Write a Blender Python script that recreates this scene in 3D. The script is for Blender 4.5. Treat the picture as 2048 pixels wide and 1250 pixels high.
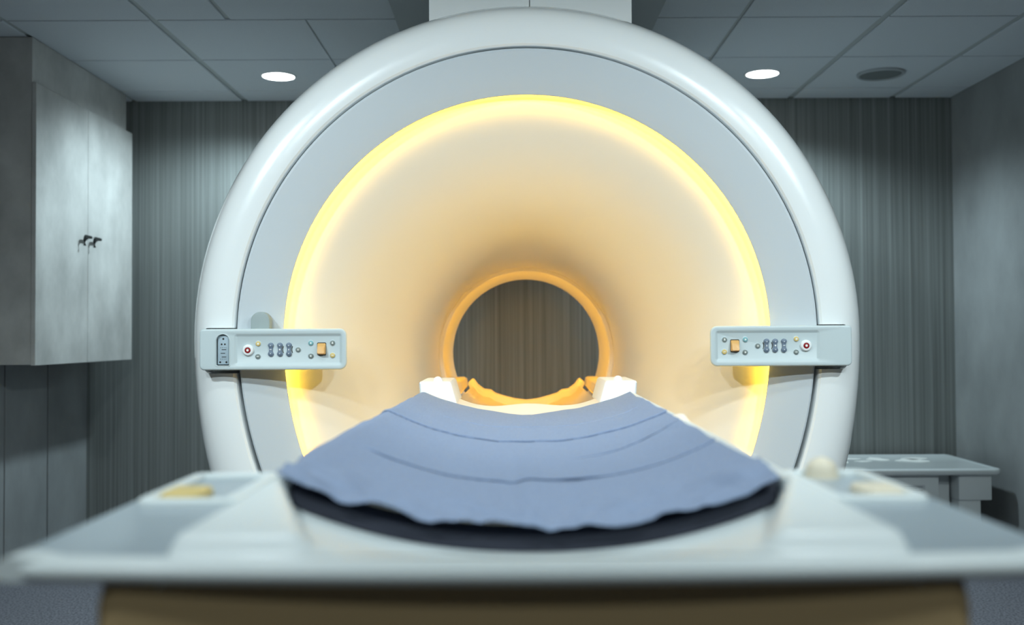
import bpy, bmesh, math, random
from mathutils import Vector, Matrix, noise

random.seed(7)
PI = math.pi
C = bpy.context.scene.collection
for o in list(bpy.data.objects):
    bpy.data.objects.remove(o)

# ------------------------------------------------------------------ camera
ZC = 1.10                      # lens height above the floor
F = 2048.0                     # focal length in pixels of a 2048 px wide frame
cam_d = bpy.data.cameras.new('camera')
cam = bpy.data.objects.new('camera', cam_d)
C.objects.link(cam)
cam_d.sensor_width = 36.0
cam_d.lens = 36.0
PITCH = math.atan(46.0 / F)
ROLL = 0.0052
CAM_R = Matrix.Rotation(PI / 2 + PITCH, 3, 'X') @ Matrix.Rotation(-ROLL, 3, 'Z')
cam.matrix_world = Matrix.Translation((0, 0, ZC)) @ CAM_R.to_4x4()
cam_d.clip_start = 0.05
cam_d.dof.use_dof = True
cam_d.dof.focus_distance = 2.98
cam_d.dof.aperture_fstop = 2.6
bpy.context.scene.camera = cam

# ------------------------------------------------------------------ world, exposure, lights
sc = bpy.context.scene
sc.view_settings.view_transform = 'Standard'
sc.view_settings.look = 'None'
sc.view_settings.gamma = 1.0
sc.view_settings.exposure = 0.0
sc.view_settings.use_curve_mapping = False
w = bpy.data.worlds.new('world')
sc.world = w
w.use_nodes = True
w.node_tree.nodes['Background'].inputs[0].default_value = (0.6, 0.75, 0.8, 1)
w.node_tree.nodes['Background'].inputs[1].default_value = 0.02

CEIL = ZC + 1.296
def spot(name, x, y, power, size=125, blend=0.6, radius=0.07, col=(0.83, 0.965, 1.0), aim=None):
    l = bpy.data.lights.new(name, 'SPOT')
    l.energy = power
    l.spot_size = math.radians(size)
    l.spot_blend = blend
    l.shadow_soft_size = radius
    l.color = col
    o = bpy.data.objects.new(name, l)
    o.location = (x, y, CEIL - 0.03)
    if aim is not None:
        o.rotation_euler = (Vector(aim) - Vector(o.location)).to_track_quat('-Z', 'Y').to_euler()
    C.objects.link(o)
    return o
# the two downlights in view, then lamp rows nearer the lens, two of them added fill
spot('downlight_or_fill', -1.154, 5.06, 118, 136, 0.6, col=(0.70, 0.91, 1.0), aim=(-1.85, 5.16, 0))
spot('downlight_or_fill', 1.25, 5.06, 105, 136, 0.65, col=(0.70, 0.91, 1.0), aim=(1.60, 5.16, 0))
for sx in (-1, 1):
    spot('downlight_or_fill', 0.05 + sx * 0.80, -0.60, 36, 120, 0.6)  # added fill row for the table's front lip and the floor
    spot('downlight_or_fill', 0.05 + sx * 0.65, 1.85, 26, 112, 0.6)  # added fill row above the bed, lights the sheet from behind its creases
    spot('downlight_or_fill', 0.05 + sx * 1.00, 0.25, 92, 94, 0.8, aim=(0.05 + sx * 0.05, 3.0, 0.60))
    spot('downlight_or_fill', 0.05 + sx * 1.65, 1.25, 140, 88, 0.85, aim=(0.05 + sx * 0.72, 3.0, 0.62))

# ------------------------------------------------------------------ materials
def lin(c):
    return tuple((v / 12.92) if v <= 0.04045 else ((v + 0.055) / 1.055) ** 2.4 for v in c)

def mat(name, srgb, rough=0.5, metal=0.0, coat=0.0, vary=None, bump=None, spec=0.5, trans=0.0):
    """vary = (scale xyz, amount, detail): noise mixed into the colour; bump = (scale xyz, strength, distance)"""
    m = bpy.data.materials.new(name)
    m.use_nodes = True
    nt = m.node_tree
    b = nt.nodes['Principled BSDF']
    c = lin(srgb)
    b.inputs['Base Color'].default_value = (*c, 1)
    b.inputs['Roughness'].default_value = rough
    b.inputs['Metallic'].default_value = metal
    b.inputs['Coat Weight'].default_value = coat
    b.inputs['Coat Roughness'].default_value = 0.08
    b.inputs['Specular IOR Level'].default_value = spec
    if vary or bump:
        tc = nt.nodes.new('ShaderNodeTexCoord')
    def tex(scale, detail=4, rough_n=0.6):
        mp = nt.nodes.new('ShaderNodeMapping')
        mp.inputs['Scale'].default_value = scale
        nt.links.new(tc.outputs['Object'], mp.inputs['Vector'])
        n = nt.nodes.new('ShaderNodeTexNoise')
        n.inputs['Scale'].default_value = 1.0
        n.inputs['Detail'].default_value = detail
        n.inputs['Roughness'].default_value = rough_n
        nt.links.new(mp.outputs[0], n.inputs['Vector'])
        return n
    if vary:
        n = tex(vary[0], vary[2] if len(vary) > 2 else 4)
        r = nt.nodes.new('ShaderNodeValToRGB')
        a = vary[1]
        r.color_ramp.elements[0].position = 0.3
        r.color_ramp.elements[1].position = 0.7
        r.color_ramp.elements[0].color = (*[v * (1 - a) for v in c], 1)
        r.color_ramp.elements[1].color = (*[min(1, v * (1 + a)) for v in c], 1)
        nt.links.new(n.outputs['Fac'], r.inputs['Fac'])
        nt.links.new(r.outputs['Color'], b.inputs['Base Color'])
    if bump:
        n2 = tex(bump[0], 3)
        bp = nt.nodes.new('ShaderNodeBump')
        bp.inputs['Strength'].default_value = bump[1]
        bp.inputs['Distance'].default_value = bump[2]
        nt.links.new(n2.outputs['Fac'], bp.inputs['Height'])
        nt.links.new(bp.outputs['Normal'], b.inputs['Normal'])
    return m

def emis(name, col, strength):
    m = bpy.data.materials.new(name)
    m.use_nodes = True
    nt = m.node_tree
    nt.nodes.remove(nt.nodes['Principled BSDF'])
    e = nt.nodes.new('ShaderNodeEmission')
    e.inputs[0].default_value = (*col, 1)
    e.inputs[1].default_value = strength
    nt.links.new(e.outputs[0], nt.nodes['Material Output'].inputs[0])
    return m

M = dict(
    shell=mat('glossy_white_shell', (0.94, 0.955, 0.955), 0.25, coat=0.7),
    face=mat('satin_grey_face', (0.775, 0.805, 0.825), 0.5),
    funnel=mat('satin_funnel', (0.90, 0.88, 0.83), 0.42),
    seam=mat('dark_seam', (0.10, 0.13, 0.14), 0.7),
    panel=mat('panel_plastic', (0.77, 0.82, 0.83), 0.42),
    white=mat('white_plastic', (0.93, 0.94, 0.94), 0.35),
    bed=mat('bed_plastic', (0.87, 0.90, 0.90), 0.42, coat=0.05),
    wing=mat('wing_plastic', (0.62, 0.67, 0.70), 0.35, coat=0.15),
    cream=mat('cream_plastic', (0.90, 0.86, 0.77), 0.45),
    liner=mat('cream_liner', (0.93, 0.89, 0.83), 0.7),
    tan=mat('tan_pedestal', (0.68, 0.58, 0.42), 0.6),
    navy=mat('navy_foam', (0.17, 0.18, 0.23), 0.8),
    fabric=mat('blue_fabric', (0.535, 0.59, 0.69), 0.9, vary=((260, 260, 260), 0.10, 3), bump=((900, 900, 900), 0.25, 0.001), spec=0.2),
    tab=mat('grey_tab', (0.60, 0.65, 0.65), 0.5),
    rocker=mat('slate_rocker', (0.45, 0.51, 0.58), 0.4),
    red=mat('red_button', (0.55, 0.07, 0.09), 0.35),
    yellow=mat('yellow_button', (0.86, 0.76, 0.48), 0.4),
    grey=mat('grey_button', (0.50, 0.54, 0.53), 0.4),
    teal=mat('teal_button', (0.50, 0.70, 0.72), 0.4),
    amber=mat('amber_toggle', (0.88, 0.68, 0.40), 0.4),
    mark=mat('white_marks', (0.95, 0.95, 0.93), 0.5),
    dark=mat('dark_holes', (0.12, 0.12, 0.12), 0.6),
    socket=mat('socket_plate', (0.68, 0.75, 0.79), 0.35, metal=0.2),
    chrome=mat('chrome', (0.8, 0.82, 0.83), 0.15, metal=1.0),
    black=mat('black_metal', (0.10, 0.11, 0.11), 0.4, metal=0.5),
    concrete=mat('concrete_laminate', (0.70, 0.695, 0.68), 0.5, vary=((5.0, 5.0, 4.0), 0.21, 10)),
    plaster=mat('grey_plaster', (0.54, 0.55, 0.55), 0.7, vary=((2.4, 2.4, 1.6), 0.22, 8)),
    tile=mat('ceiling_tile', (0.84, 0.86, 0.88), 0.9, vary=((240, 240, 240), 0.05, 2), bump=((300, 300, 300), 0.3, 0.002)),
    grid=mat('ceiling_grid', (0.72, 0.74, 0.74), 0.6),
    plate=mat('ceiling_plate', (0.66, 0.68, 0.69), 0.6),
    grille=mat('speaker_grille', (0.46, 0.48, 0.48), 0.7),
    table=mat('side_table_plastic', (0.80, 0.82, 0.82), 0.25, coat=0.2),
    label=mat('label_grey', (0.70, 0.72, 0.73), 0.5),
    ink=mat('label_ink', (0.52, 0.54, 0.55), 0.6),
)
M['led'] = emis('amber_led', (1.0, 0.585, 0.035), 42.0)
M['rear_led'] = emis('amber_rear_led', (1.0, 0.52, 0.04), 38.0)
M['bore_fill'] = emis('amber_bore_fill', (1.0, 0.55, 0.05), 5.0)  # emission of the added amber fill inside the bore
M['lamp'] = emis('downlight_disc', (0.95, 1.0, 1.0), 14.0)

def wall_grain():
    m = bpy.data.materials.new('striated_laminate')
    m.use_nodes = True
    nt = m.node_tree
    b = nt.nodes['Principled BSDF']
    tc = nt.nodes.new('ShaderNodeTexCoord')
    def ns(scale, detail):
        mp = nt.nodes.new('ShaderNodeMapping')
        mp.inputs['Scale'].default_value = scale
        nt.links.new(tc.outputs['Object'], mp.inputs['Vector'])
        n = nt.nodes.new('ShaderNodeTexNoise')
        n.inputs['Scale'].default_value = 1
        n.inputs['Detail'].default_value = detail
        nt.links.new(mp.outputs[0], n.inputs['Vector'])
        return n
    a, c2 = ns((95, 1, 0.30), 6), ns((300, 1, 1.6), 3)
    mx = nt.nodes.new('ShaderNodeMix')
    mx.data_type = 'FLOAT'
    mx.inputs[0].default_value = 0.4
    nt.links.new(a.outputs['Fac'], mx.inputs[2])
    nt.links.new(c2.outputs['Fac'], mx.inputs[3])
    r = nt.nodes.new('ShaderNodeValToRGB')
    r.color_ramp.elements[0].position = 0.33
    r.color_ramp.elements[0].color = (*lin((0.35, 0.36, 0.35)), 1)
    r.color_ramp.elements[1].position = 0.70
    r.color_ramp.elements[1].color = (*lin((0.53, 0.545, 0.535)), 1)
    nt.links.new(mx.outputs[0], r.inputs['Fac'])
    nt.links.new(r.outputs['Color'], b.inputs['Base Color'])
    b.inputs['Roughness'].default_value = 0.5
    return m
M['grain'] = wall_grain()

def floor_mat():
    m = bpy.data.materials.new('speckled_vinyl')
    m.use_nodes = True
    nt = m.node_tree
    b = nt.nodes['Principled BSDF']
    tc = nt.nodes.new('ShaderNodeTexCoord')
    n = nt.nodes.new('ShaderNodeTexNoise')
    n.inputs['Scale'].default_value = 110
    n.inputs['Detail'].default_value = 3
    nt.links.new(tc.outputs['Object'], n.inputs['Vector'])
    r = nt.nodes.new('ShaderNodeValToRGB')
    r.color_ramp.elements[0].position = 0.38
    r.color_ramp.elements[0].color = (*lin((0.30, 0.30, 0.33)), 1)
    r.color_ramp.elements[1].position = 0.58
    r.color_ramp.elements[1].color = (*lin((0.50, 0.50, 0.53)), 1)
    nt.links.new(n.outputs['Fac'], r.inputs['Fac'])
    nt.links.new(r.outputs['Color'], b.inputs['Base Color'])
    b.inputs['Roughness'].default_value = 0.55
    return m
M['floor'] = floor_mat()

# ------------------------------------------------------------------ mesh helpers
def finish(name, bm, mats, parent=None, angle=32, smooth=True, recalc=True):
    if recalc:
        bmesh.ops.recalc_face_normals(bm, faces=bm.faces[:])
    th = math.radians(angle)
    for f in bm.faces:
        f.smooth = smooth
    for e in bm.edges:
        if len(e.link_faces) == 2:
            e.smooth = e.calc_face_angle(0) < th
    me = bpy.data.meshes.new(name)
    bm.to_mesh(me)
    bm.free()
    for m in (mats if isinstance(mats, (list, tuple)) else [mats]):
        me.materials.append(m)
    o = bpy.data.objects.new(name, me)
    C.objects.link(o)
    if parent is not None:
        o.parent = parent
        o.matrix_parent_inverse = parent.matrix_world.inverted() if parent.type != 'EMPTY' else Matrix.Translation(-Vector(parent['_at'])) if '_at' in parent else Matrix.Identity(4)
    return o

def thing(name, label, cat, loc, group=None):
    o = bpy.data.objects.new(name, None)
    C.objects.link(o)
    o.location = loc
    o.empty_display_size = 0.1
    o['_at'] = loc
    o['label'] = label
    o['category'] = cat
    if group:
        o['group'] = group
    return o

def tag(o, label=None, cat=None, group=None, kind=None):
    for k, v in (('label', label), ('category', cat), ('group', group), ('kind', kind)):
        if v:
            o[k] = v
    return o

def add_box(bm, x0, x1, y0, y1, z0, z1, bevel=0.0, seg=2, mi=0):
    vs = [bm.verts.new((x, y, z)) for x in (x0, x1) for y in (y0, y1) for z in (z0, z1)]
    idx = [(0, 1, 3, 2), (4, 6, 7, 5), (0, 4, 5, 1), (2, 3, 7, 6), (0, 2, 6, 4), (1, 5, 7, 3)]
    fs = [bm.faces.new([vs[i] for i in q]) for q in idx]
    for f in fs:
        f.material_index = mi
    if bevel > 0:
        es = list({e for f in fs for e in f.edges})
        bmesh.ops.recalc_face_normals(bm, faces=fs)
        r = bmesh.ops.bevel(bm, geom=es, offset=bevel, segments=seg, profile=0.5, affect='EDGES', clamp_overlap=True)
        for f in r['faces']:
            f.material_index = mi
    return bm

def box(*a, **k):
    return add_box(bmesh.new(), *a, **k)

def loops_bm(bm, loops, cap0=True, cap1=True, mi=0, closed=True):
    """bridge a list of equally long vertex rings"""
    vl = [[bm.verts.new(p) for p in lp] for lp in loops]
    n = len(vl[0])
    for a, b in zip(vl, vl[1:]):
        for i in range(n if closed else n - 1):
            j = (i + 1) % n
            f = bm.faces.new((a[i], a[j], b[j], b[i]))
            f.material_index = mi
    if cap0:
        bm.faces.new(vl[0]).material_index = mi
    if cap1:
        bm.faces.new(vl[-1]).material_index = mi
    return vl

def rrect(x0, x1, z0, z1, radii, seg=6):
    """rounded rectangle, radii = (left-bottom, right-bottom, right-top, left-top)"""
    if not isinstance(radii, (tuple, list)):
        radii = (radii,) * 4
    cs = [(x0, z0, 1, 1, PI), (x1, z0, -1, 1, 1.5 * PI), (x1, z1, -1, -1, 0), (x0, z1, 1, -1, 0.5 * PI)]
    pts = []
    for (x, z, sx, sz, a0), r in zip(cs, radii):
        for k in range(seg + 1):
            a = a0 + 0.5 * PI * k / seg
            pts.append((x + sx * r + r * math.cos(a), z + sz * r + r * math.sin(a)))
    return pts

def ring_xz(pts, y):
    return [(x, y, z) for x, z in pts]

def inset(pts, d):
    """shrink an outline towards its inside (counter-clockwise outline)"""
    n = len(pts)
    out = []
    for i in range(n):
        a, b, c = Vector(pts[i - 1]), Vector(pts[i]), Vector(pts[(i + 1) % n])
        t1 = b - a
        t2 = c - b
        if t1.length < 1e-9: t1 = t2
        if t2.length < 1e-9: t2 = t1
        n1 = Vector((-t1.y, t1.x)).normalized()
        n2 = Vector((-t2.y, t2.x)).normalized()
        m = n1 + n2
        m = m.normalized() if m.length > 1e-6 else n1
        k = max(0.4, m.dot(n1))
        p = b + m * (d / k)
        out.append((p.x, p.y))
    return out

def prism(bm, pts, y_front, y_back, bev=0.0, mi=0, seg=3):
    """outline in xz, front facing the lens (-y), rounded front edge"""
    lps = [ring_xz(pts, y_back)]
    if bev > 0:
        for k in range(seg + 1):
            a = 0.5 * PI * k / seg
            lps.append(ring_xz(inset(pts, bev * (1 - math.cos(a))), y_front + bev * (1 - math.sin(a))))
    else:
        lps.append(ring_xz(pts, y_front))
    loops_bm(bm, lps, mi=mi)
    return bm

def disc(bm, x, z, r, y_front, y_back, bev=0.0, mi=0, n=20, seg=3):
    pts = [(x + r * math.cos(2 * PI * k / n), z + r * math.sin(2 * PI * k / n)) for k in range(n)]
    return prism(bm, pts, y_front, y_back, bev, mi, seg)

def cyl_z(bm, x, y, r, z0, z1, n=32, bev=0.0, mi=0):
    lps = []
    for rr, z in ((r, z1), (r, z0 + bev), (r - bev, z0)) if bev else ((r, z1), (r, z0)):
        lps.append([(x + rr * math.cos(2 * PI * k / n), y + rr * math.sin(2 * PI * k / n), z) for k in range(n)])
    loops_bm(bm, lps, mi=mi)
    return bm

def tube(bm, path, r, n=10, mi=0):
    P = [Vector(p) for p in path]
    lps = []
    up = Vector((0, 0, 1))
    for i, p in enumerate(P):
        t = (P[min(i + 1, len(P) - 1)] - P[max(i - 1, 0)]).normalized()
        s = t.cross(up)
        if s.length < 1e-3:
            s = t.cross(Vector((0, 1, 0)))
        s.normalize()
        q = s.cross(t)
        lps.append([p + s * (r * math.cos(2 * PI * k / n)) + q * (r * math.sin(2 * PI * k / n)) for k in range(n)])
    loops_bm(bm, lps, mi=mi)
    return bm

def cut(bm, cutters):
    """boolean difference, returns a new bmesh; the helper objects are removed again"""
    def tmp(b):
        bmesh.ops.recalc_face_normals(b, faces=b.faces[:])
        me = bpy.data.meshes.new('tmp')
        b.to_mesh(me)
        b.free()
        o = bpy.data.objects.new('tmp', me)
        C.objects.link(o)
        return o
    t = tmp(bm)
    cs = [tmp(c) for c in cutters]
    for c in cs:
        md = t.modifiers.new('cut', 'BOOLEAN')
        md.object = c
        md.operation = 'DIFFERENCE'
        md.solver = 'EXACT'
    dg = bpy.context.evaluated_depsgraph_get()
    me = bpy.data.meshes.new_from_object(t.evaluated_get(dg))
    out = bmesh.new()
    out.from_mesh(me)
    for o in [t] + cs:
        d = o.data
        bpy.data.objects.remove(o)
        bpy.data.meshes.remove(d)
    bpy.data.meshes.remove(me)
    return out

def smoothstep(a, b, x):
    t = max(0.0, min(1.0, (x - a) / (b - a)))
    return t * t * (3 - 2 * t)

def at(px, py, d):
    """the point at distance d down the room that a pixel of the photograph looks at"""
    v = CAM_R @ Vector(((px - 1024) / F, -(py - 625) / F, -1.0))
    v *= d / v.y
    return Vector((v.x, v.y, v.z + ZC))

# ------------------------------------------------------------------ the room
XL, XR, YB, YF = -2.324, 2.42, 5.60, -1.8
def struct(name, bm, m, parent=None, **k):
    o = finish(name, bm, m, parent, **k)
    if parent is None:
        o['kind'] = 'structure'
    return o
struct('floor', box(XL - 0.1, XR + 0.1, YF - 0.1, YB + 0.1, -0.1, 0), M['floor'])
struct('wall_back', box(XL - 0.1, XR + 0.1, YB, YB + 0.1, 0, CEIL + 0.1), M['grain'])
struct('wall_right', box(XR, XR + 0.1, YF, YB, 0, CEIL + 0.1), M['plaster'])
struct('wall_front', box(XL - 0.1, XR + 0.1, YF - 0.1, YF, 0, CEIL + 0.1), M['plaster'])
wl = struct('wall_left', box(XL - 0.12, XL - 0.016, YF, YB, 0, CEIL + 0.1), M['seam'])
ys = [YB]
y = 5.13
while y > YF:
    ys.append(y)
    y -= 0.435
ys.append(YF)
for a, b in zip(ys[1:], ys):
    struct('wall_panel', box(XL - 0.016, XL, a + 0.006, b - 0.006 if b < YB else b - 0.002, 0.002, CEIL), M['plaster'], wl)

ceil = struct('ceiling', box(XL - 0.1, XR + 0.1, YF - 0.1, YB + 0.1, CEIL + 0.008, CEIL + 0.1), M['grid'])
rows = [YB, 5.372, 4.766, 4.16]
while rows[-1] - 0.606 > YF:
    rows.append(rows[-1] - 0.606)
rows.append(YF)
cols_a = [(XL, 0.002), (-2.07, 0.012), (-1.462, 0.016), (-0.839, 0.004), (-0.24, 0.012), (0.36, 0.012), (0.941, 0.008), (1.535, 0.016), (2.095, 0.016), (XR, 0.002)]
cols_b = [(XL, 0.002), (-2.07, 0.012), (-1.462, 0.013), (-1.155, 0.010), (-0.463, 0.002), (0.36, 0.012), (0.941, 0.008), (1.535, 0.016), (2.095, 0.016), (XR, 0.002)]
for ri, (b, a) in enumerate(zip(rows, rows[1:])):
    cols = cols_a if ri < 3 else cols_b
    for (x0, g0), (x1, g1) in zip(cols, cols[1:]):
        struct('ceiling_tile', box(x0 + g0, x1 - g1, a + 0.006, b - (0.006 if ri else 0.0), CEIL, CEIL + 0.008, 0.002, 1), M['tile'], ceil)
struct('trim_1', box(-0.462, 0.591, 2.6, 4.62, CEIL - 0.03, CEIL, 0.004, 2), M['plate'])

# ------------------------------------------------------------------ wall cabinet on the left
cab = thing('wall_cabinet', 'tall grey concrete-look wall cabinet hanging at the upper left', 'cabinet', (XL, 4.4, ZC - 0.115))
XD = -2.053
finish('body', box(XL + 0.001, XD, 4.372, 5.44, ZC - 0.115, CEIL - 0.002, 0.002, 1), M['concrete'], cab)
for k, (y0, y1) in enumerate(((4.366, 4.903), (4.907, 5.475))):
    dr = finish('door', box(XD + 0.001, XD + 0.020, y0, y1, ZC - 0.118, ZC + 1.095, 0.0015, 1), M['concrete'], cab)
    hy = 4.872 if k == 0 else 4.985
    hz = ZC + 0.478
    b = bmesh.new()
    xf = XD + 0.020
    tube(b, [(xf, hy, hz), (xf + 0.008, hy, hz)], 0.013, 14)
    tube(b, [(xf + 0.008, hy, hz), (xf + 0.026, hy, hz)], 0.007)
    tube(b, [(xf + 0.026, hy + 0.006, hz), (xf + 0.026, hy - 0.05, hz), (xf + 0.026, hy - 0.062, hz - 0.006), (xf + 0.026, hy - 0.066, hz - 0.018), (xf + 0.026, hy - 0.066, hz - 0.045)], 0.007)
    h = finish('handle', b, M['black'], dr)
    h['label'] = 'small black bent lever handle'

# ------------------------------------------------------------------ ceiling fittings
def downlight(x, y, label):
    t = thing('downlight', label, 'light', (x, y, CEIL), 'round ceiling downlights')
    b = bmesh.new()
    n = 40
    lps = [[(x + r * math.cos(2 * PI * k / n), y + r * math.sin(2 * PI * k / n), z) for k in range(n)]
           for r, z in ((0.088, CEIL + 0.001), (0.088, CEIL - 0.004), (0.080, CEIL - 0.006), (0.078, CEIL - 0.004), (0.078, CEIL + 0.001))]
    loops_bm(b, lps, False, False)
    finish('trim_ring', b, M['white'], t)
    finish('diffuser', cyl_z(bmesh.new(), x, y, 0.0775, CEIL - 0.0045, CEIL - 0.0015, 40), M['lamp'], t)
downlight(-1.154, 5.06, 'lit round downlight in the ceiling left of the scanner')
downlight(1.25, 5.06, 'lit round downlight in the ceiling right of the scanner')
sp = thing('ceiling_speaker', 'round dark speaker grille in the ceiling near the right wall', 'speaker', (1.842, 5.07, CEIL))
b = bmesh.new()
n = 40
lps = [[(1.842 + r * math.cos(2 * PI * k / n), 5.07 + r * math.sin(2 * PI * k / n), z) for k in range(n)]
       for r, z in ((0.116, CEIL + 0.001), (0.116, CEIL - 0.008), (0.108, CEIL - 0.014), (0.100, CEIL - 0.010), (0.098, CEIL + 0.001))]
loops_bm(b, lps, False, False)
finish('rim', b, M['plate'], sp)
finish('grille', cyl_z(bmesh.new(), 1.842, 5.07, 0.099, CEIL - 0.008, CEIL - 0.001, 40, 0.003), M['grille'], sp)

# ------------------------------------------------------------------ service duct above the scanner
du = thing('service_duct', 'white square service duct rising from the scanner top to the ceiling', 'duct', (0.06, 3.6, ZC + 1.0))
def duct_outline(x0, x1):
    cx, zt, n = 0.0475, CEIL - 0.032, 14
    p = []
    for k in range(n + 1):
        x = x0 + (x1 - x0) * k / n
        p.append((x, ZC - 0.004 + math.sqrt(1.0285 ** 2 - (x - cx) ** 2)))
    return p + [(x1, zt), (x0, zt)]
for x0, x1 in ((-0.272, 0.0625), (0.0655, 0.405)):
    finish('cover_panel', prism(bmesh.new(), duct_outline(x0, x1), 3.40, 3.43), M['shell'], du)
finish('duct_body', prism(bmesh.new(), duct_outline(-0.270, 0.394), 3.432, 4.2), M['shell'], du)

# ------------------------------------------------------------------ the scanner
NL = 160
def xc(d):
    return 0.009 + 0.0116 * d
def lathe(profile, closed=True, n=NL, zmin=0.003):
    """profile = list of (radius, distance, stretch of the lower half, height of the centre relative to the lens)"""
    bm = bmesh.new()
    lps = []
    for p in profile:
        r0, d, k, cz = p[:4]
        lp = []
        for i in range(n):
            a = 2 * PI * i / n
            s = math.sin(a)
            r = r0 - (p[4] * smoothstep(0.02, 0.12, -s) if len(p) > 4 else 0.0)   # the seam is wider in the lower half
            z = ZC + cz + r * s * (k if s < 0 else 1.0)
            lp.append((xc(d) + r * math.cos(a), d, max(z, zmin)))
        lps.append(lp)
    if closed:
        lps.append(lps[0])
        vl = [[bm.verts.new(p) for p in lp] for lp in lps[:-1]]
        m = len(vl)
        for i in range(m):
            a, b = vl[i], vl[(i + 1) % m]
            for j in range(n):
                q = (j + 1) % n
                bm.faces.new((a[j], a[q], b[q], b[j]))
    else:
        loops_bm(bm, lps, False, False)
    return bm

mri = thing('mri_scanner', 'large white ring-shaped scanner with amber-lit bore facing the table', 'scanner', (xc(3.6), 3.6, 0))
CF = -0.004                    # centre of the front rings relative to the lens
KO = 1.30
bez = [(0.8555, 3.08, 1.19, CF), (0.8555, 3.004, 1.19, CF), (0.8575, 2.999, 1.19, CF), (0.864, 2.994, 1.19, CF), (0.890, 2.990, 1.21, CF), (0.920, 2.993, 1.24, CF),
       (0.945, 3.002, 1.265, CF), (0.965, 3.016, 1.28, CF), (0.982, 3.038, KO, CF), (0.998, 3.072, KO, CF), (1.010, 3.112, KO, CF), (1.018, 3.16, KO, CF), (1.023, 3.22, KO, CF), (1.025, 3.30, KO, CF),
       (1.025, 4.50, KO, CF), (1.0, 4.62, KO, CF), (0.95, 4.70, KO, CF), (0.90, 4.72, KO, CF), (0.90, 4.66, KO, CF), (0.90, 3.12, 1.22, CF)]
A_FRONT = 2.945                # front plane of the control arms
def arm_rect(x0, x1, y0, y1):
    a, b = at(x0, y1, A_FRONT), at(x1, y0, A_FRONT)
    return a.x, b.x, a.z, b.z
LA = arm_rect(398.5, 693.3, 654.8, 742.3)
RA = arm_rect(1421.0, 1704.0, 648.5, 735.5)
LA = (LA[0], LA[1], at(546, 740, A_FRONT).z, at(546, 657.3, A_FRONT).z)
RA = (RA[0], RA[1], at(1562, 732.3, A_FRONT).z, at(1562, 651.0, A_FRONT).z)
cutters = []
for (x0, x1, z0, z1), sd in ((LA, -1), (RA, 1)):
    g = 0.011
    pts = rrect(x0 - (0.004 if sd < 0 else 0.3), x1 + (0.004 if sd > 0 else 0.3), z0 - g, z1 + 0.003, (0.02, 0.02, 0.012, 0.012))
    c = bmesh.new()
    prism(c, pts, 2.80, 3.045)
    cutters.append(c)
finish('outer_housing', cut(lathe(bez), cutters), M['shell'], mri, angle=25)
KP = 1.18
face = [(0.8505, 3.07, 1.175, CF + 0.001, 0.005), (0.8505, 3.004, 1.175, CF + 0.001, 0.005), (0.8485, 3.000, 1.175, CF + 0.001, 0.005), (0.843, 2.998, 1.175, CF, 0.004), (0.80, 3.004, 1.19, CF), (0.76, 3.012, 1.21, CF),
        (0.726, 3.021, 1.235, CF), (0.7195, 3.024, 1.24, CF), (0.7185, 3.028, 1.24, CF), (0.722, 3.032, 1.24, CF), (0.76, 3.034, 1.21, CF), (0.82, 3.05, 1.18, CF)]
finish('front_panel', lathe(face), M['face'], mri, angle=25)
finish('seam_backing', lathe([(0.835, 3.055, 1.17, CF), (0.875, 3.055, 1.2, CF), (0.875, 3.075, 1.2, CF), (0.835, 3.075, 1.17, CF)]), M['seam'], mri)  # dark backing put behind the groove so that it shows dark
# flared mouth running into the bore
fn = [(0.800, 3.058, 1.2, CF), (0.757, 3.058, 1.24, CF), (0.748, 3.059, 1.24, CF)]
CB = -0.078
for k in range(1, 31):
    t = 0.5 * PI * k / 30
    r = 0.748 - 0.393 * math.sin(t)
    d = 3.80 - 0.741 * math.cos(t)
    u = smoothstep(0, 1, (0.745 - r) / 0.39)
    fn.append((r, d, 1.24 - 0.24 * u, CF + (CB - CF) * u))
fn += [(0.352, 3.95, 1, CB), (0.346, 4.045, 1, CB), (0.347, 4.05, 1, CB), (0.378, 4.052, 1, CB), (0.378, 4.085, 1, CB), (0.360, 4.086, 1, CB), (0.359, 4.20, 1, CB)]
ob = finish('bore_funnel', lathe(fn, closed=False), M['funnel'], mri, angle=60)
finish('bore_lip', lathe([(0.3595, 4.195, 1, CB), (0.354, 4.193, 1, CB), (0.342, 4.196, 1, CB), (0.338, 4.203, 1, CB), (0.338, 4.245, 1, CB), (0.344, 4.25, 1, CB), (0.3595, 4.25, 1, CB)]), M['funnel'], mri)
finish('rear_bore', lathe([(0.356, 4.252, 1, CB), (0.385, 4.252, 1, CB), (0.385, 4.32, 1, CB), (0.372, 4.40, 1, CB), (0.350, 4.60, 1, CB), (0.336, 4.715, 1, CB), (0.336, 4.728, 1, CB), (0.36, 4.734, 1, CB),
                            (0.92, 4.734, KO, CF)], closed=False), M['funnel'], mri, angle=50)
o = finish('ring_light', lathe([(0.736, 3.037, 1.238, CF), (0.744, 3.037, 1.238, CF), (0.744, 3.047, 1.238, CF), (0.736, 3.047, 1.238, CF)]), M['led'], mri)
o['label'] = 'amber light ring around the bore mouth'
finish('bore_fill_ring', lathe([(0.366, 4.066, 1, CB), (0.374, 4.066, 1, CB), (0.374, 4.076, 1, CB), (0.366, 4.076, 1, CB)]), M['bore_fill'], mri)  # unseen emitter, added to tint the bore tube amber
finish('rear_ring_light', lathe([(0.360, 4.258, 1, CB), (0.370, 4.258, 1, CB), (0.370, 4.266, 1, CB), (0.360, 4.266, 1, CB)]), M['rear_led'], mri)

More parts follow.
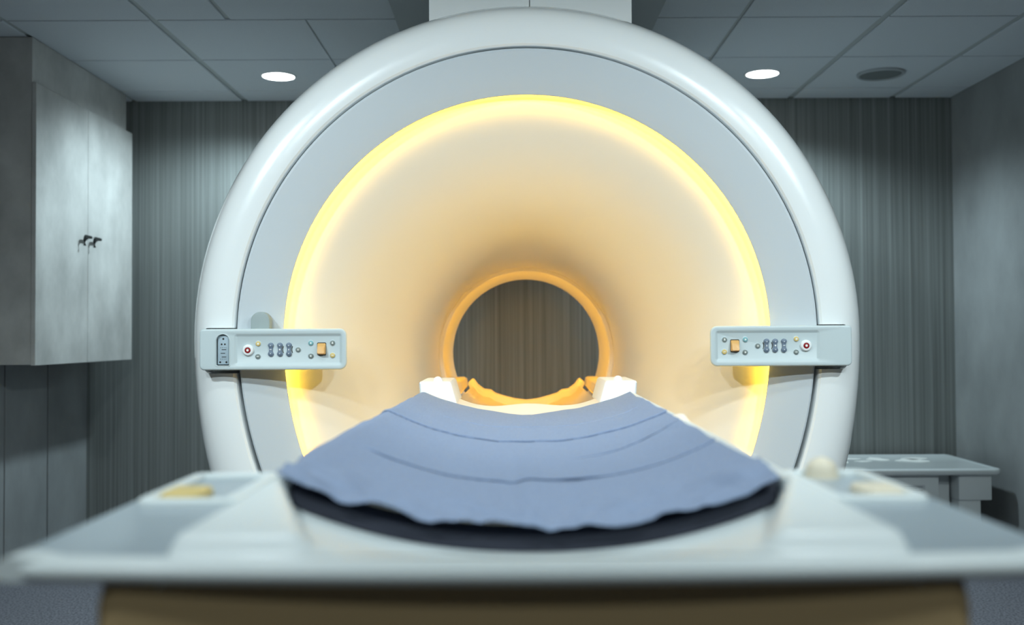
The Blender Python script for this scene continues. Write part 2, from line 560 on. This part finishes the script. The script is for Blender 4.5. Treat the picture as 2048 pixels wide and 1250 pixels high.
# bridge that carries the tabletop inside the bore
half = [(0.0, -0.287), (0.05, -0.281), (0.10, -0.268), (0.138, -0.256), (0.158, -0.241), (0.188, -0.237), (0.215, -0.217), (0.232, -0.194), (0.240, -0.191), (0.258, -0.207)]
def bridge_bm(d0, d1, drop, zb=-0.36, bev=0.0):
    top = [(-x, z - drop) for x, z in reversed(half[1:])] + [(x, z - drop) for x, z in half]
    bm = bmesh.new()
    lps = []
    for d, e in ((d0, bev), (d0 + bev, 0), (d1, 0)):
        lp = [(xc(d) + x * (1 - 0.0 * e), d, ZC + z - e) for x, z in top]
        lp += [(xc(d) + 0.20, d, ZC + zb), (xc(d) - 0.20, d, ZC + zb)]
        lps.append(lp)
    loops_bm(bm, lps)
    return bm
finish('bore_bridge', bridge_bm(3.30, 4.555, 0.034), M['cream'], mri, angle=50)
finish('bridge_lip', bridge_bm(4.556, 4.60, 0.0, bev=0.01), M['cream'], mri, angle=50)
for s in (-1, 1):
    bm = bmesh.new()
    lps = []
    for d in (3.35, 4.65):
        cx = xc(d)
        pts = [(0.262, -0.225), (0.268, -0.192), (0.280, -0.186), (0.318, -0.186), (0.318, -0.22), (0.285, -0.25)]
        lps.append([(cx + s * x, d, ZC + z) for x, z in pts])
    loops_bm(bm, lps)
    finish('guide_rail', bm, M['cream'], mri)

# ---- control arms with their switches
S = A_FRONT / F
def control_arm(rect, sd, px0, py0, tray_px, items, radii, socket=None):
    """px0, py0: centre of the arm in the photograph; items carry pixel offsets on the arm"""
    x0, x1, z0, z1 = rect
    cx, cz = at(px0, py0, A_FRONT).x, at(px0, py0, A_FRONT).z
    def U(px): return cx + (px - px0) * S
    def V(py): return cz - (py - py0) * S
    outer = rrect(x0, x1, z0, z1, radii)
    tr = rrect(U(tray_px[0]), U(tray_px[1]), V(tray_px[3]), V(tray_px[2]), 0.009)
    bm = bmesh.new()
    yb = 3.035
    def narrowed(pts, t):
        xi = x1 if sd < 0 else x0
        return [(x + sd * t * smoothstep(0.05, 0.0, abs(x - xi)), z) for x, z in pts]
    lps = [ring_xz(narrowed(inset(outer, 0.004), 0.017), yb), ring_xz(narrowed(outer, 0.016), yb - 0.006)]
    for k in range(5):
        a = 0.5 * PI * k / 4
        lps.append(ring_xz(inset(outer, 0.005 * (1 - math.cos(a))), A_FRONT + 0.005 * (1 - math.sin(a))))
    tb = A_FRONT + 0.0050
    lps += [ring_xz(tr, A_FRONT), ring_xz(inset(tr, 0.001), A_FRONT + 0.0006), ring_xz(inset(tr, 0.0065), tb - 0.0008), ring_xz(inset(tr, 0.008), tb)]
    loops_bm(bm, lps)
    if socket:
        sx0, sx1, sy0, sy1 = socket
        w2 = (U(sx1) - U(sx0)) / 2
        arch = rrect(U(sx0), U(sx1), V(sy1), V(sy0), (0.003, 0.003, w2 - 0.0002, w2 - 0.0002), 8)
        bm = cut(bm, [prism(bmesh.new(), arch, A_FRONT - 0.02, A_FRONT + 0.014)])
    # depth of the part of the arm in front of the scanner only: the rest reaches into the slot of the housing
    arm = finish('control_panel', bm, M['panel'], mri, angle=38)
    arm['label'] = 'left control panel with a connector socket' if sd < 0 else 'right control panel without a socket'
    def symbol(bm, kind, x, z, y, q):
        y -= 0.0003
        if kind == 'square': prism(bm, [(x - q, z - q), (x + q, z - q), (x + q, z + q), (x - q, z + q)], y, y + 0.001, mi=1)
        elif kind == 'bar': prism(bm, [(x - q * 1.3, z - q * .4), (x + q * 1.3, z - q * .4), (x + q * 1.3, z + q * .4), (x - q * 1.3, z + q * .4)], y, y + 0.001, mi=1)
        elif kind == 'up': prism(bm, [(x - q, z - q), (x + q, z - q), (x, z + q * 1.2)], y, y + 0.001, mi=1)
        elif kind == 'bell':
            prism(bm, [(x - q, z - q), (x + q, z - q), (x + q * .8, z), (x + q * .3, z + q * 1.4), (x - q * .3, z + q * 1.4), (x - q * .8, z)], y, y + 0.001, mi=1)
        elif kind == 'legs':
            for s in (-.6, .6):
                prism(bm, [(x + s * q - q * .3, z - q), (x + s * q + q * .3, z - q), (x + s * q + q * .3, z + q), (x + s * q - q * .3, z + q)], y, y + 0.001, mi=1)
        elif kind == 'dot': disc(bm, x, z, q, y, y + 0.001, 0, 1, 10)
    for it in items:
        kind, px, py = it[:3]
        x, z = U(px), V(py)
        if kind == 'red':
            bm = bmesh.new()
            disc(bm, x, z, 0.0165, tb - 0.007, tb, 0.005, 0, 32, 5)
            o = finish('button_collar', bm, M['white'], arm)
            bm = bmesh.new()
            disc(bm, x, z, 0.0088, tb - 0.0082, tb - 0.003, 0.0015, 0, 24)
            disc(bm, x, z, 0.0036, tb - 0.0087, tb - 0.0075, 0.0, 1, 12)
            o = finish('stop_button', bm, [M['red'], M['mark']], arm)
            o['label'] = 'round red stop button with a white mark'
        elif kind in ('yellow', 'grey', 'teal'):
            bm = bmesh.new()
            disc(bm, x, z, 0.0090, tb - 0.0008, tb, 0.0006, 2, 24, 2)
            disc(bm, x, z, 0.0072, tb - 0.0036, tb, 0.0022, 0, 24)
            symbol(bm, it[3], x, z, tb - 0.0036, 0.0024)
            o = finish('round_button', bm, [M[kind], M['mark'], M['panel']], arm)
            o['label'] = 'small round %s button' % kind
        elif kind == 'rocker':
            bm = bmesh.new()
            h = it[3] * S
            rb, rw = 0.0085, 0.0052
            pts = []
            zc_ = h - rb
            for k in range(36):
                a = 2 * PI * k / 36
                # two bulbs joined by a waist
                ca, sa = math.cos(a), math.sin(a)
                zz = h * sa
                t_ = abs(zz)
                if t_ > zc_ * 0.62:
                    q = min(1.0, max(0.0, (t_ - zc_) / rb)) if t_ > zc_ else (zc_ - t_) / rb
                    wx = rb * math.sqrt(max(0, 1 - min(1, q) ** 2)) if t_ > zc_ else rb - (rb - rw) * smoothstep(0, zc_ * .38 + 1e-6, zc_ - t_) * 0.75
                else:
                    wx = rw + (rb - rw) * 0.25 * (t_ / (zc_ * .62)) ** 2
                pts.append((x + (wx if ca >= 0 else -wx), z + zz))
            prism(bm, pts, tb - 0.0045, tb, 0.0022, 0, 3)
            for s in (-1, 1):
                disc(bm, x, z + s * zc_, 0.0058, tb - 0.0062, tb - 0.002, 0.0022, 0, 16)
                symbol(bm, 'dot', x, z + s * zc_, tb - 0.0062, 0.0012)
            symbol(bm, it[4], x, z, tb - 0.0045, 0.0021)
            o = finish('rocker_switch', bm, [M['rocker'], M['mark']], arm)
            o['label'] = 'slate grey peanut-shaped rocker switch'
        elif kind == 'arc':
            bm = bmesh.new()
            s = it[3]
            pa = [(x - s * 0.004 + s * 0.006 * (1 - math.cos(a)), tb - 0.0007, z + 0.0095 * math.sin(a) / math.sin(0.9)) for a in [0.9 * (k / 5 - 1) for k in range(11)]]
            tube(bm, pa, 0.0011, 6)
            finish('arc_mark', bm, M['dark'], arm)
        elif kind == 'toggle':
            w2, h2 = 0.0132, 0.0184
            bm = bmesh.new()
            prism(bm, rrect(x - w2, x + w2, z - h2, z + h2, 0.004), tb - 0.0012, tb, 0.0006)
            finish('toggle_slot_shade', bm, M['dark'], arm)  # raised dark plate, the slot's shade put into its colour
            bm = bmesh.new()
            w2 -= 0.001
            h2 -= 0.002
            lps = []
            # wedge: deepest along its middle, both faces tilted
            for yy, ins, sh in ((tb, 0, 0), (tb - 0.007, 0.0004, 0), (tb - 0.013, 0.002, 0), (tb - 0.0165, 0.0045, 0.0)):
                p = rrect(x - w2 + ins * .5, x + w2 - ins * .5, z - h2 + ins * .8, z + h2 - ins * 1.6 * (1 if ins < .004 else 1.4), 0.0032)
                lps.append(ring_xz(p, yy))
            prof = []
            loops_bm(bm, lps)
            for v in bm.verts:
                if v.co.y < tb - 0.006:
                    k = (v.co.z - (z - h2)) / (2 * h2)
                    v.co.y += 0.0110 * max(0.0, k - 0.42) / 0.58 * ((tb - v.co.y) / 0.0165)
            o = finish('toggle', bm, M['amber'], arm, angle=40)
            o['label'] = 'chunky amber toggle switch'
    if socket:
        ax, az = (U(sx0) + U(sx1)) / 2, V(sy0)
        bm = bmesh.new()
        ins = 0.0032
        arch2 = rrect(U(sx0) + ins, U(sx1) - ins, V(sy1) + ins, V(sy0) - ins, (0.0008, 0.0008, w2 - ins - 0.0002, w2 - ins - 0.0002), 8)
        prism(bm, arch2, A_FRONT + 0.007, A_FRONT + 0.0135, 0.001, 0)
        yy = A_FRONT + 0.0068
        zt = V(sy0) - 0.0135
        zb = V(sy1)
        def hole(dx, z, r): disc(bm, ax + dx, z, r, yy, yy + 0.001, 0, 1, 10)
        hole(0.0, zt, 0.0030)
        for s in (-1, 1):
            hole(s * 0.0046, zt - 0.0155, 0.0026)
            hole(s * 0.0090, zb + 0.0100, 0.0030)
        for k in range(4):
            hole((k - 1.5) * 0.0050, zt - 0.0255, 0.0010)
            hole((k - 1.5) * 0.0050, zb + 0.0190, 0.0010)
        for q, (dx, dz) in enumerate(((0.002, 0.031), (-0.001, 0.0415), (0.002, 0.052))):
            xx, z_ = ax + dx, zt - dz
            prism(bm, [(xx - 0.0065, z_ - 0.001), (xx + 0.0065, z_ - 0.001), (xx + 0.0065, z_ + 0.001), (xx - 0.0065, z_ + 0.001)], yy, yy + 0.001, mi=1)
        o = finish('connector_socket', bm, [M['socket'], M['dark']], arm)
        o['label'] = 'arched metal connector socket with dark pin holes'
        bm = bmesh.new()
        prism(bm, rrect(U(sx0) - .0005, U(sx1) + .0005, V(sy1) - .0005, V(sy0) + .0005, (0.003, 0.003, w2, w2), 8), A_FRONT + 0.0137, A_FRONT + 0.0155)
        finish('socket_well', bm, M['dark'], arm)
        bm = bmesh.new()
        a0, a1, a2 = inset(arch, -0.003), inset(arch, -0.0015), inset(arch, 0.0004)
        lps = [ring_xz(a0, A_FRONT + 0.001), ring_xz(a0, A_FRONT - 0.0004), ring_xz(a1, A_FRONT - 0.0014), ring_xz(a2, A_FRONT - 0.0008), ring_xz(a2, A_FRONT + 0.010)]
        loops_bm(bm, lps, False, False)
        finish('socket_rim', bm, M['panel'], arm)
    return arm

left_items = [('red', 495.6, 700.2), ('yellow', 515.7, 687.3, 'square'), ('grey', 515.2, 712.7, 'bar'),
              ('rocker', 541.1, 699.2, 13.9, 'bar'), ('rocker', 559.3, 699.2, 13.9, 'square'), ('rocker', 577.3, 699.2, 13.9, 'up'),
              ('arc', 567.6, 699.3, 1), ('arc', 585.8, 699.3, 1), ('grey', 595.8, 699.6, 'legs'),
              ('teal', 621.2, 686.5, 'dot'), ('grey', 621.2, 712.3, 'dot'), ('toggle', 642.6, 698.2),
              ('grey', 664.6, 686.5, 'bell'), ('yellow', 664.6, 711.3, 'bar')]
right_items = [('red', 1612.5, 691.4), ('yellow', 1593.4, 678.1, 'square'), ('grey', 1593.0, 704.1, 'bar'),
               ('rocker', 1568.6, 691.0, 13.9, 'bar'), ('rocker', 1551.0, 691.0, 13.9, 'square'), ('rocker', 1533.8, 691.0, 13.9, 'up'),
               ('arc', 1542.6, 691.2, -1), ('arc', 1525.4, 691.2, -1), ('grey', 1516.3, 691.4, 'legs'),
               ('teal', 1491.4, 678.7, 'dot'), ('grey', 1490.9, 704.1, 'dot'), ('toggle', 1470.4, 691.0),
               ('grey', 1449.8, 678.7, 'bell'), ('yellow', 1449.3, 703.1, 'bar')]
control_arm(LA, -1, 546.0, 698.6, (468, 684, 667.5, 731), left_items, (0.014, 0.021, 0.021, 0.012), socket=(432.0, 458.5, 668.0, 731.0))
control_arm(RA, 1, 1562.5, 691.6, (1431, 1640, 660.5, 722.5), right_items, (0.021, 0.014, 0.010, 0.021))
# half-round tab above the left arm
p0, p1 = at(501.8, 662, 2.975), at(539.6, 623.5, 2.975)
w2 = (p1.x - p0.x) / 2
bm = bmesh.new()
prism(bm, rrect(p0.x, p1.x, p0.z, p1.z, (0.001, 0.001, w2 - 0.0005, w2 - 0.0005), 10), 2.972, 3.006, 0.003)
o = finish('release_tab', bm, M['tab'], mri)
o['label'] = 'grey half-round tab above the left control panel'

# ------------------------------------------------------------------ patient table
tb_t = thing('patient_table', 'white patient table with a grey winged end in the foreground', 'table', (0.02, 1.6, 0))
HW = 0.280
def edge_z(d):
    return -0.150
def xt(d):
    return 0.0185 + 0.0116 * (d - 0.7)
def mat_top(u):
    return -0.153 - 0.052 * (1 - min(1.0, abs(u)) ** 2.2)
def table_z(x, d):
    """height of the tabletop relative to the lens; x from its centre line"""
    zr = -0.1500
    if d >= 1.085:
        wi, dip = 0.266, 0.0775
        u = min(1.0, abs(x) / wi)
        zt = -0.1795 - 0.052 * (1 - u ** 2.2)
        s = smoothstep(0.258, 0.268, abs(x))
        return zt * (1 - s) + zr * s
    t = smoothstep(0.745, 1.085, d)
    wi = 0.165 + 0.100 * ((d - 0.74) / 0.345)
    ze = -0.158 - 0.0215 * t          # inner edge of the trough
    zc_ = -0.166 - 0.0655 * t ** 0.8      # centre of the trough
    u = min(1.0, abs(x) / wi)
    zt = ze + (zc_ - ze) * (1 - u ** 2.2)
    s = smoothstep(wi - 0.010, wi + 0.006, abs(x))
    z = zt * (1 - s) + zr * s
    f = smoothstep(0.79, 0.757, d)
    return z * (1 - f) + min(z, -0.1635) * f
def tabletop():
    bm = bmesh.new()
    nx = 121
    ds = [0.757 + 0.345 * i / 60 for i in range(61)] + [1.102 + (2.90 - 1.102) * i / 30 for i in range(1, 31)]
    g = []
    for d in ds:
        rowv = []
        for i in range(nx):
            u = -1 + 2 * i / (nx - 1)
            x = HW * u
            z = table_z(x, d)
            e = HW - abs(x)
            if e < 0.008:
                z -= 0.008 - math.sqrt(max(0, 0.008 ** 2 - (0.008 - e) ** 2))
            rowv.append(bm.verts.new((xt(d) + x, d, ZC + z)))
        g.append(rowv)
    for a, b in zip(g, g[1:]):
        for i in range(nx - 1):
            bm.faces.new((a[i], a[i + 1], b[i + 1], b[i]))
    # underside: the same surface 14 mm lower, joined along the rim
    lo = [[bm.verts.new((v.co.x, v.co.y, v.co.z - 0.014)) for v in r] for r in g]
    for a, b in zip(lo, lo[1:]):
        for i in range(nx - 1):
            bm.faces.new((a[i], a[i + 1], b[i + 1], b[i]))
    def rim(q): return q[0] + [r[-1] for r in q[1:]] + list(reversed(q[-1]))[1:] + [r[0] for r in reversed(q)][1:-1]
    t, l = rim(g), rim(lo)
    n = len(t)
    for i in range(n):
        j = (i + 1) % n
        bm.faces.new((t[i], t[j], l[j], l[i]))
    return bm
o = finish('tabletop', tabletop(), M['bed'], tb_t, angle=40)
# winged end section
def wing_outline(e):
    """plan of the wings, e = how far the outline is drawn in"""
    h, xm = 0.405 - e, 0.0195
    pts = []
    for k in range(25):
        x = -h + 2 * h * k / 24
        f = abs(x) / 0.405
        r = 0.0
        if h - abs(x) < 0.02:
            q = 0.02 - (h - abs(x))
            r = 0.02 - math.sqrt(max(0, 0.02 ** 2 - q * q))
        pts.append((xm + x, 0.735 + e + 0.020 * f ** 2 + r * 0.9))
    pts += [(xm + h, 1.15 - e), (xm + h - 0.02, 1.19 - e), (xm + h - 0.05, 1.205 - e), (xm - h + 0.05, 1.205 - e), (xm - h + 0.02, 1.19 - e), (xm - h, 1.15 - e)]
    return pts
def clip_outline(pts, x0, x1, y1=9):
    out = []
    for x, y in pts:
        out.append((min(max(x, x0), x1), min(y, y1)))
    return out
bm = bmesh.new()
STEPS = ((0.012, -0.1800), (0.005, -0.1790), (0.0015, -0.1762), (0.0, -0.1725), (0.0012, -0.1685), (0.0045, -0.1652), (0.010, -0.1634), (0.016, -0.1630))
def side_outline(e, s):
    full = wing_outline(e)
    fr = [p for p in full[:25] if s * (p[0] - 0.0195) > 0.245]
    xe = 0.0195 + s * (0.405 - e)
    xi = 0.0195 + s * 0.266
    back = [(xe, 1.15 - e), (xe - s * 0.02, 1.19 - e), (xe - s * 0.05, 1.205 - e), (xi, 1.205 - e), (xi, 0.715)]
    if s < 0:
        fr = fr[::-1]
    fr = [p for p in fr if s * (p[0] - 0.0195) > 0.27]
    return [(xi, 0.76 + e)] + fr + back[:-1]
for s in (-1, 1):
    bm = bmesh.new()
    loops_bm(bm, [[(x, y, ZC + z) for x, y in side_outline(e, s)] for e, z in STEPS])
    finish('table_wing', bm, M['wing'], tb_t, angle=40)
fr = lambda e: wing_outline(e)[:25]
bm = bmesh.new()
lps = []
for e, z in STEPS[:-2] + ((0.010, -0.1627), (0.020, -0.1625)):
    a = [(x, y - 0.001) for x, y in fr(e)]
    lps.append([(x, y, ZC + z) for x, y in a] + [(x, 0.760, ZC + z) for x, y in reversed(a)])
loops_bm(bm, lps)
o = finish('front_lip', bm, M['bed'], tb_t, angle=40)  # paler than the wings: light caught by the rounding, put into its colour
# handle frames on the wings
for s in (-1, 1):
    xo, xi = 0.0195 + s * 0.386, 0.0195 + s * 0.288
    bm = bmesh.new()
    x0, x1 = min(xo, xi), max(xo, xi)
    a0 = rrect(x0, x1, 0.99, 1.19, 0.016)
    a1 = inset(a0, 0.003)
    a2 = inset(a0, 0.012)
    a3 = inset(a0, 0.014)
    lps = [[(x, y, ZC + z) for x, y in a] for a, z in ((a0, -0.1640), (a0, -0.159), (a1, -0.1565), (a2, -0.1565), (a3, -0.159), (a3, -0.1640))]
    loops_bm(bm, lps, False, False)
    finish('handle_frame', bm, M['bed'], tb_t)
    bm = bmesh.new()
    xl = 0.0195 + s * 0.350
    a4 = rrect(xl - 0.021, xl + 0.021, 1.015, 1.07, 0.010)
    loops_bm(bm, [[(x, y, ZC + z) for x, y in a] for a, z in ((a4, -0.1635), (a4, -0.157), (inset(a4, 0.003), -0.154))])
    o = finish('release_latch', bm, M['yellow'] if s < 0 else M['cream'], tb_t)
    o['label'] = 'pale yellow latch' if s < 0 else 'cream latch'
# cream knob on the right wing
bm = bmesh.new()
kx, ky = at(1643, 955, 1.17).x, 1.17
n = 24
lps = []
for k in range(8):
    a = 0.5 * PI * k / 7
    r = 0.018 * math.cos(a) if k < 7 else 0.001
    lps.append([(kx + r * math.cos(2 * PI * i / n), ky + r * math.sin(2 * PI * i / n), ZC - 0.158 + 0.018 * math.sin(a)) for i in range(n)])
lps.insert(0, [(kx + 0.020 * math.cos(2 * PI * i / n), ky + 0.020 * math.sin(2 * PI * i / n), ZC - 0.1645) for i in range(n)])
loops_bm(bm, lps)
finish('knob', bm, M['cream'], tb_t)
# pedestal
bm = bmesh.new()
for y0, y1, zt in ((0.757, 0.79, ZC - 0.1815), (0.7911, 1.15, ZC - 0.262)):
    r_ = 0.02 if y0 < 0.76 else 0.01
    loops_bm(bm, [[(x, y, z) for x, y in rrect(-0.312 + e, 0.342 - e, y0 + e * .3, y1, (r_, r_, 0.003, 0.003))]
                  for z, e in ((0.002, 0.02), (0.03, 0.0), (zt - 0.02, 0.0), (zt, 0.004))])
finish('pedestal', bm, M['tan'], tb_t)
finish('support_beam', box(xt(2) - 0.2, xt(2) + 0.2, 1.155, 2.85, 0.03, ZC - 0.262, 0.02, 3), M['tan'], tb_t)
# connector boxes at the far end
for s in (-1, 1):
    cxm = xc(2.8)
    bm = bmesh.new()
    def lp(d, z, xi, xo):
        return None
    lps = []
    for z, xi, xo, dd in ((-0.178, 0.188, 0.284, 0.0), (-0.126, 0.203, 0.288, 0.004), (-0.1215, 0.2065, 0.286, 0.007), (-0.1205, 0.210, 0.283, 0.010)):
        x0, x1 = sorted((cxm + s * xi, cxm + s * xo))
        lps.append([(x, y, ZC + z) for x, y in rrect(x0, x1, 2.70 + dd, 2.965 - dd, 0.006, 3)])
    loops_bm(bm, lps)
    o = finish('coil_socket', bm, M['white'], tb_t)
    bm = bmesh.new()
    kx, kz, ky = cxm + s * 0.240, -0.1207, 2.735
    lps = []
    for k in range(7):
        a = 0.5 * PI * k / 6
        r = 0.0125 * math.cos(a) if k < 6 else 0.0005
        lps.append([(kx + r * math.cos(2 * PI * i / 16), ky + r * math.sin(2 * PI * i / 16), ZC + kz + 0.0125 * math.sin(a)) for i in range(16)])
    loops_bm(bm, lps)
    finish('lock_knob', bm, M['white'], o)

# ------------------------------------------------------------------ mattress, liner and blue sheet
MW = 0.262
ma = thing('mattress', 'thin dark foam mattress in the trough of the patient table', 'mattress', (xt(1.9), 1.9, ZC - 0.22))
def slab_top(d0, d1, w0, w1, ztop, thick, nx=61, ny=60, hum=None):
    bm = bmesh.new()
    up, lo = [], []
    for j in range(ny + 1):
        d = d0 + (d1 - d0) * j / ny
        a, b = [], []
        for i in range(nx):
            u = -1 + 2 * i / (nx - 1)
            x = (w0 if u < 0 else w1) * u
            z = ztop(x, d)
            r = 0.0
            e = min(d - d0, d1 - d)
            if e < 0.006:
                r = 0.006 - math.sqrt(max(0, 0.006 ** 2 - (0.006 - e) ** 2))
            a.append(bm.verts.new((xt(d) + x, d, ZC + z - min(r, thick * .4))))
            b.append(bm.verts.new((xt(d) + x, d, ZC + z - thick)))
        up.append(a)
        lo.append(b)
    for g in (up, lo):
        for p, q in zip(g, g[1:]):
            for i in range(nx - 1):
                bm.faces.new((p[i], p[i + 1], q[i + 1], q[i]))
    for i in range(nx - 1):
        bm.faces.new((up[0][i], up[0][i + 1], lo[0][i + 1], lo[0][i]))
        bm.faces.new((up[-1][i], up[-1][i + 1], lo[-1][i + 1], lo[-1][i]))
    for j in range(ny):
        bm.faces.new((up[j][0], up[j + 1][0], lo[j + 1][0], lo[j][0]))
        bm.faces.new((up[j][-1], up[j + 1][-1], lo[j + 1][-1], lo[j][-1]))
    return bm
def core_top(x, d):
    return mat_top(x / MW) - 0.0035
finish('foam_core', slab_top(1.098, 2.62, MW - 0.002, MW - 0.002, core_top, 0.0225), M['navy'], ma, angle=50)
def liner_top(x, d):
    u = x / MW
    z = mat_top(u)
    far = smoothstep(2.60, 2.88, d)
    z += far * (0.010 * (1 - min(1, abs(u)) ** 2))          # flatter towards its far end
    if d > 2.6:
        z += 0.006 * far * math.cos(6.5 * u)
    b = math.exp(-((d - 1.86) / 0.05) ** 2) * smoothstep(0.24, 0.272, x) * 0.009
    return z + b + 0.0005 * math.sin(9 * d + 4 * u)
finish('liner', slab_top(1.13, 2.865, MW, MW + 0.016, liner_top, 0.0030, 81, 120), M['liner'], ma, angle=60)

def sheet():
    bm = bmesh.new()
    nx, ny = 200, 520
    D0, D1 = 1.092, 2.655
    g = []
    def gauss(v, s): return math.exp(-(v / s) ** 2)
    for j in range(ny + 10):
        rowv = []
        for i in range(nx + 1):
            s = i / nx
            k = 0.0
            if j < 10:                                   # the little drop over the near end of the mattress
                k = (10 - j) / 10
                d = D0
            else:
                d = D0 + (D1 - D0) * (j - 10) / (ny - 1)
            # outline of the cloth
            wl = 0.288 - 0.021 * smoothstep(1.32, 1.12, d) + 0.006 * smoothstep(1.86, 1.80, d) - 0.010 * smoothstep(2.2, 2.6, d) + 0.003 * noise.noise((d * 9, 1.7, 0))
            wr = 0.263 + 0.004 * noise.noise((d * 7, 8.1, 0)) - 0.003 * smoothstep(1.9, 1.85, d)
            x = -wl + (wl + wr) * s
            u = x / MW
            dd = d
            far = smoothstep(D1 - 0.10, D1, d)
            dd += far * (0.018 * noise.noise((x * 6, 3.3, 0)) - 0.035 * gauss(x - 0.0, 0.05) - 0.02 * gauss(x + .06, 0.1))
            z = mat_top(max(-1, min(1, u))) + 0.0046
            if dd > 2.5:
                z = max(z, liner_top(max(-MW, min(MW, x)), dd) + 0.0022)
            # left overhang falls over the rim of the tabletop
            if u < -1:
                ov = -u * MW - MW
                z += 0.0045 * math.sin(min(1, ov / 0.02) * PI) * 0.6 - 0.010 * smoothstep(0.016, 0.032, ov)
            # folds: broad undulation, pressed cross creases, one lengthwise crease
            z += 0.0034 * noise.noise((x * 8 + d * 3, d * 5.5, 0.3)) + 0.0014 * noise.noise((x * 26, d * 13, 5.0))
            for d_c, amp, bow, cut_l, cut_r in ((1.93, 0.0042, 0.28, -1.2, 1.2), (1.40, 0.0036, 0.6, -0.9, 0.3), (1.40, 0.0030, 0.5, 0.15, 1.1), (1.62, 0.0022, 1.6, 0.25, 1.0), (2.22, 0.0012, 0.25, -0.7, 0.9)):
                dcu = d_c + bow * (u * MW) ** 2 * 1.6 + 0.012 * noise.noise((x * 5, d_c * 10, 2))
                m_ = smoothstep(cut_l - .12, cut_l + .12, u) * (1 - smoothstep(cut_r - .12, cut_r + .12, u))
                v = d - dcu
                z += 0.75 * m_ * amp * (smoothstep(-0.004, 0.004, v) * math.exp(-max(0.0, v) / 0.05) - 0.35 * gauss(v + 0.012, 0.012))
                dd -= m_ * 0.011 * (v / 0.005) * math.exp(-(v / 0.005) ** 2)
            v = x + 0.005 + 0.006 * noise.noise((d * 5, 0, 7))
            z += 0.0030 * (gauss(v, 0.016) - gauss(v + 0.022, 0.014)) * smoothstep(1.95, 1.45, d)
            # ripples near the gathered end
            near = smoothstep(1.32, 1.10, d)
            z += near * (0.016 * max(-0.15, noise.noise((x * 15, d * 13, 11))) + 0.007 * max(-0.2, noise.noise((x * 38 + d * 15, d * 30, 3))))
            L = 0.0010 + 0.0080 * abs(noise.noise((x * 14, 4.2, 0))) + 0.002 * noise.noise((x * 45, 1.2, 0))
            hang = max(0.001, L)
            if k > 0:
                dd -= 0.005 * math.sin(k * PI / 2)
                z -= hang * k * k
            z = max(z, mat_top(max(-1, min(1, u))) + 0.0016 - (hang * k * k if k > 0 else 0))
            rowv.append(bm.verts.new((xt(dd) + x, dd + (0.006 * noise.noise((x * 12, 6, 6)) if False else 0), ZC + z)))
        g.append(rowv)
    for a, b in zip(g, g[1:]):
        for i in range(nx):
            bm.faces.new((a[i], a[i + 1], b[i + 1], b[i]))
    return bm
o = finish('bed_sheet', sheet(), M['fabric'], None, angle=180, recalc=False)
sm = o.modifiers.new('thickness', 'SOLIDIFY')
sm.thickness = 0.0012
sm.offset = 1.0
tag(o, 'creased blue cloth sheet spread over the patient table mattress', 'sheet')

# ------------------------------------------------------------------ low side table by the right wall
st = thing('side_table', 'low white table with rounded top by the right wall', 'table', (2.0, 5.2, 0))
ZT = ZC - 0.653
bm = bmesh.new()
pl = rrect(1.42, 2.355, 4.935, 5.56, 0.035, 6)
lps = [[(x, y, z) for x, y in a] for a, z in ((inset(pl, 0.008), ZT - 0.030), (pl, ZT - 0.022), (pl, ZT - 0.008), (inset(pl, 0.003), ZT - 0.002), (inset(pl, 0.009), ZT), (inset(pl, 0.03), ZT), (inset(pl, 0.034), ZT - 0.002))]
loops_bm(bm, lps)
finish('tabletop', bm, M['table'], st, angle=45)
bm = bmesh.new()
random.seed(3)
def blob(cx, cy, rx, ry):
    n = 18
    ph = random.random() * 6
    p = [(cx + rx * (1 + .3 * math.sin(3 * 2 * PI * k / n + ph)) * math.cos(2 * PI * k / n), cy + ry * (1 + .25 * math.sin(2 * 2 * PI * k / n + ph)) * math.sin(2 * PI * k / n)) for k in range(n)]
    loops_bm(bm, [[(x, y, z) for x, y in p] for z in (ZT - 0.0019, ZT - 0.0012)])
for q in ((1.56, 5.36, 0.04, 0.05), (1.68, 5.30, 0.03, 0.09), (1.76, 5.38, 0.05, 0.03), (1.90, 5.36, 0.05, 0.06), (2.06, 5.30, 0.075, 0.06), (2.10, 5.37, 0.06, 0.05), (1.80, 5.27, 0.04, 0.02)):
    blob(*q)
o = finish('printed_marks', bm, M['mark'], st)
o['label'] = 'pale blotchy marks printed on the tabletop'
def leg(x0, x1, y0, y1):
    bm = bmesh.new()
    add_box(bm, x0, x1, y0, y1, ZT - 0.155, ZT - 0.031, 0.006, 2)
    add_box(bm, x0 + 0.004, x1 - 0.05, y0 + 0.012, y1 - 0.012, 0.002, ZT - 0.15, 0.004, 2)
    finish('leg', bm, M['table'], st)
leg(2.155, 2.315, 4.965, 5.11)
leg(2.155, 2.315, 5.38, 5.52)
leg(1.46, 1.62, 4.965, 5.11)
leg(1.46, 1.62, 5.38, 5.52)
finish('apron', box(1.64, 2.062, 4.975, 5.02, ZT - 0.165, ZT - 0.031, 0.005, 2), M['table'], st)
finish('inner_panel', box(1.64, 2.15, 5.06, 5.09, 0.05, ZT - 0.031, 0.004, 1), M['table'], st)
bm = bmesh.new()
pa, pb = at(1803, 990, 4.974), at(1850, 970, 4.974)
add_box(bm, pa.x, pb.x, 4.9735, 4.9745, pa.z, pb.z)
for k in range(4):
    z = pa.z + (pb.z - pa.z) * (0.2 + 0.2 * k)
    add_box(bm, pa.x + 0.012, pb.x - (0.012 if k % 2 else 0.04), 4.9728, 4.9738, z - 0.0028, z + 0.0028, mi=1)
o = finish('label_plate', bm, [M['label'], M['ink']], st)
o['label'] = 'small grey label with lines of dark print'
for o in bpy.data.objects:
    if '_at' in o:
        del o['_at']
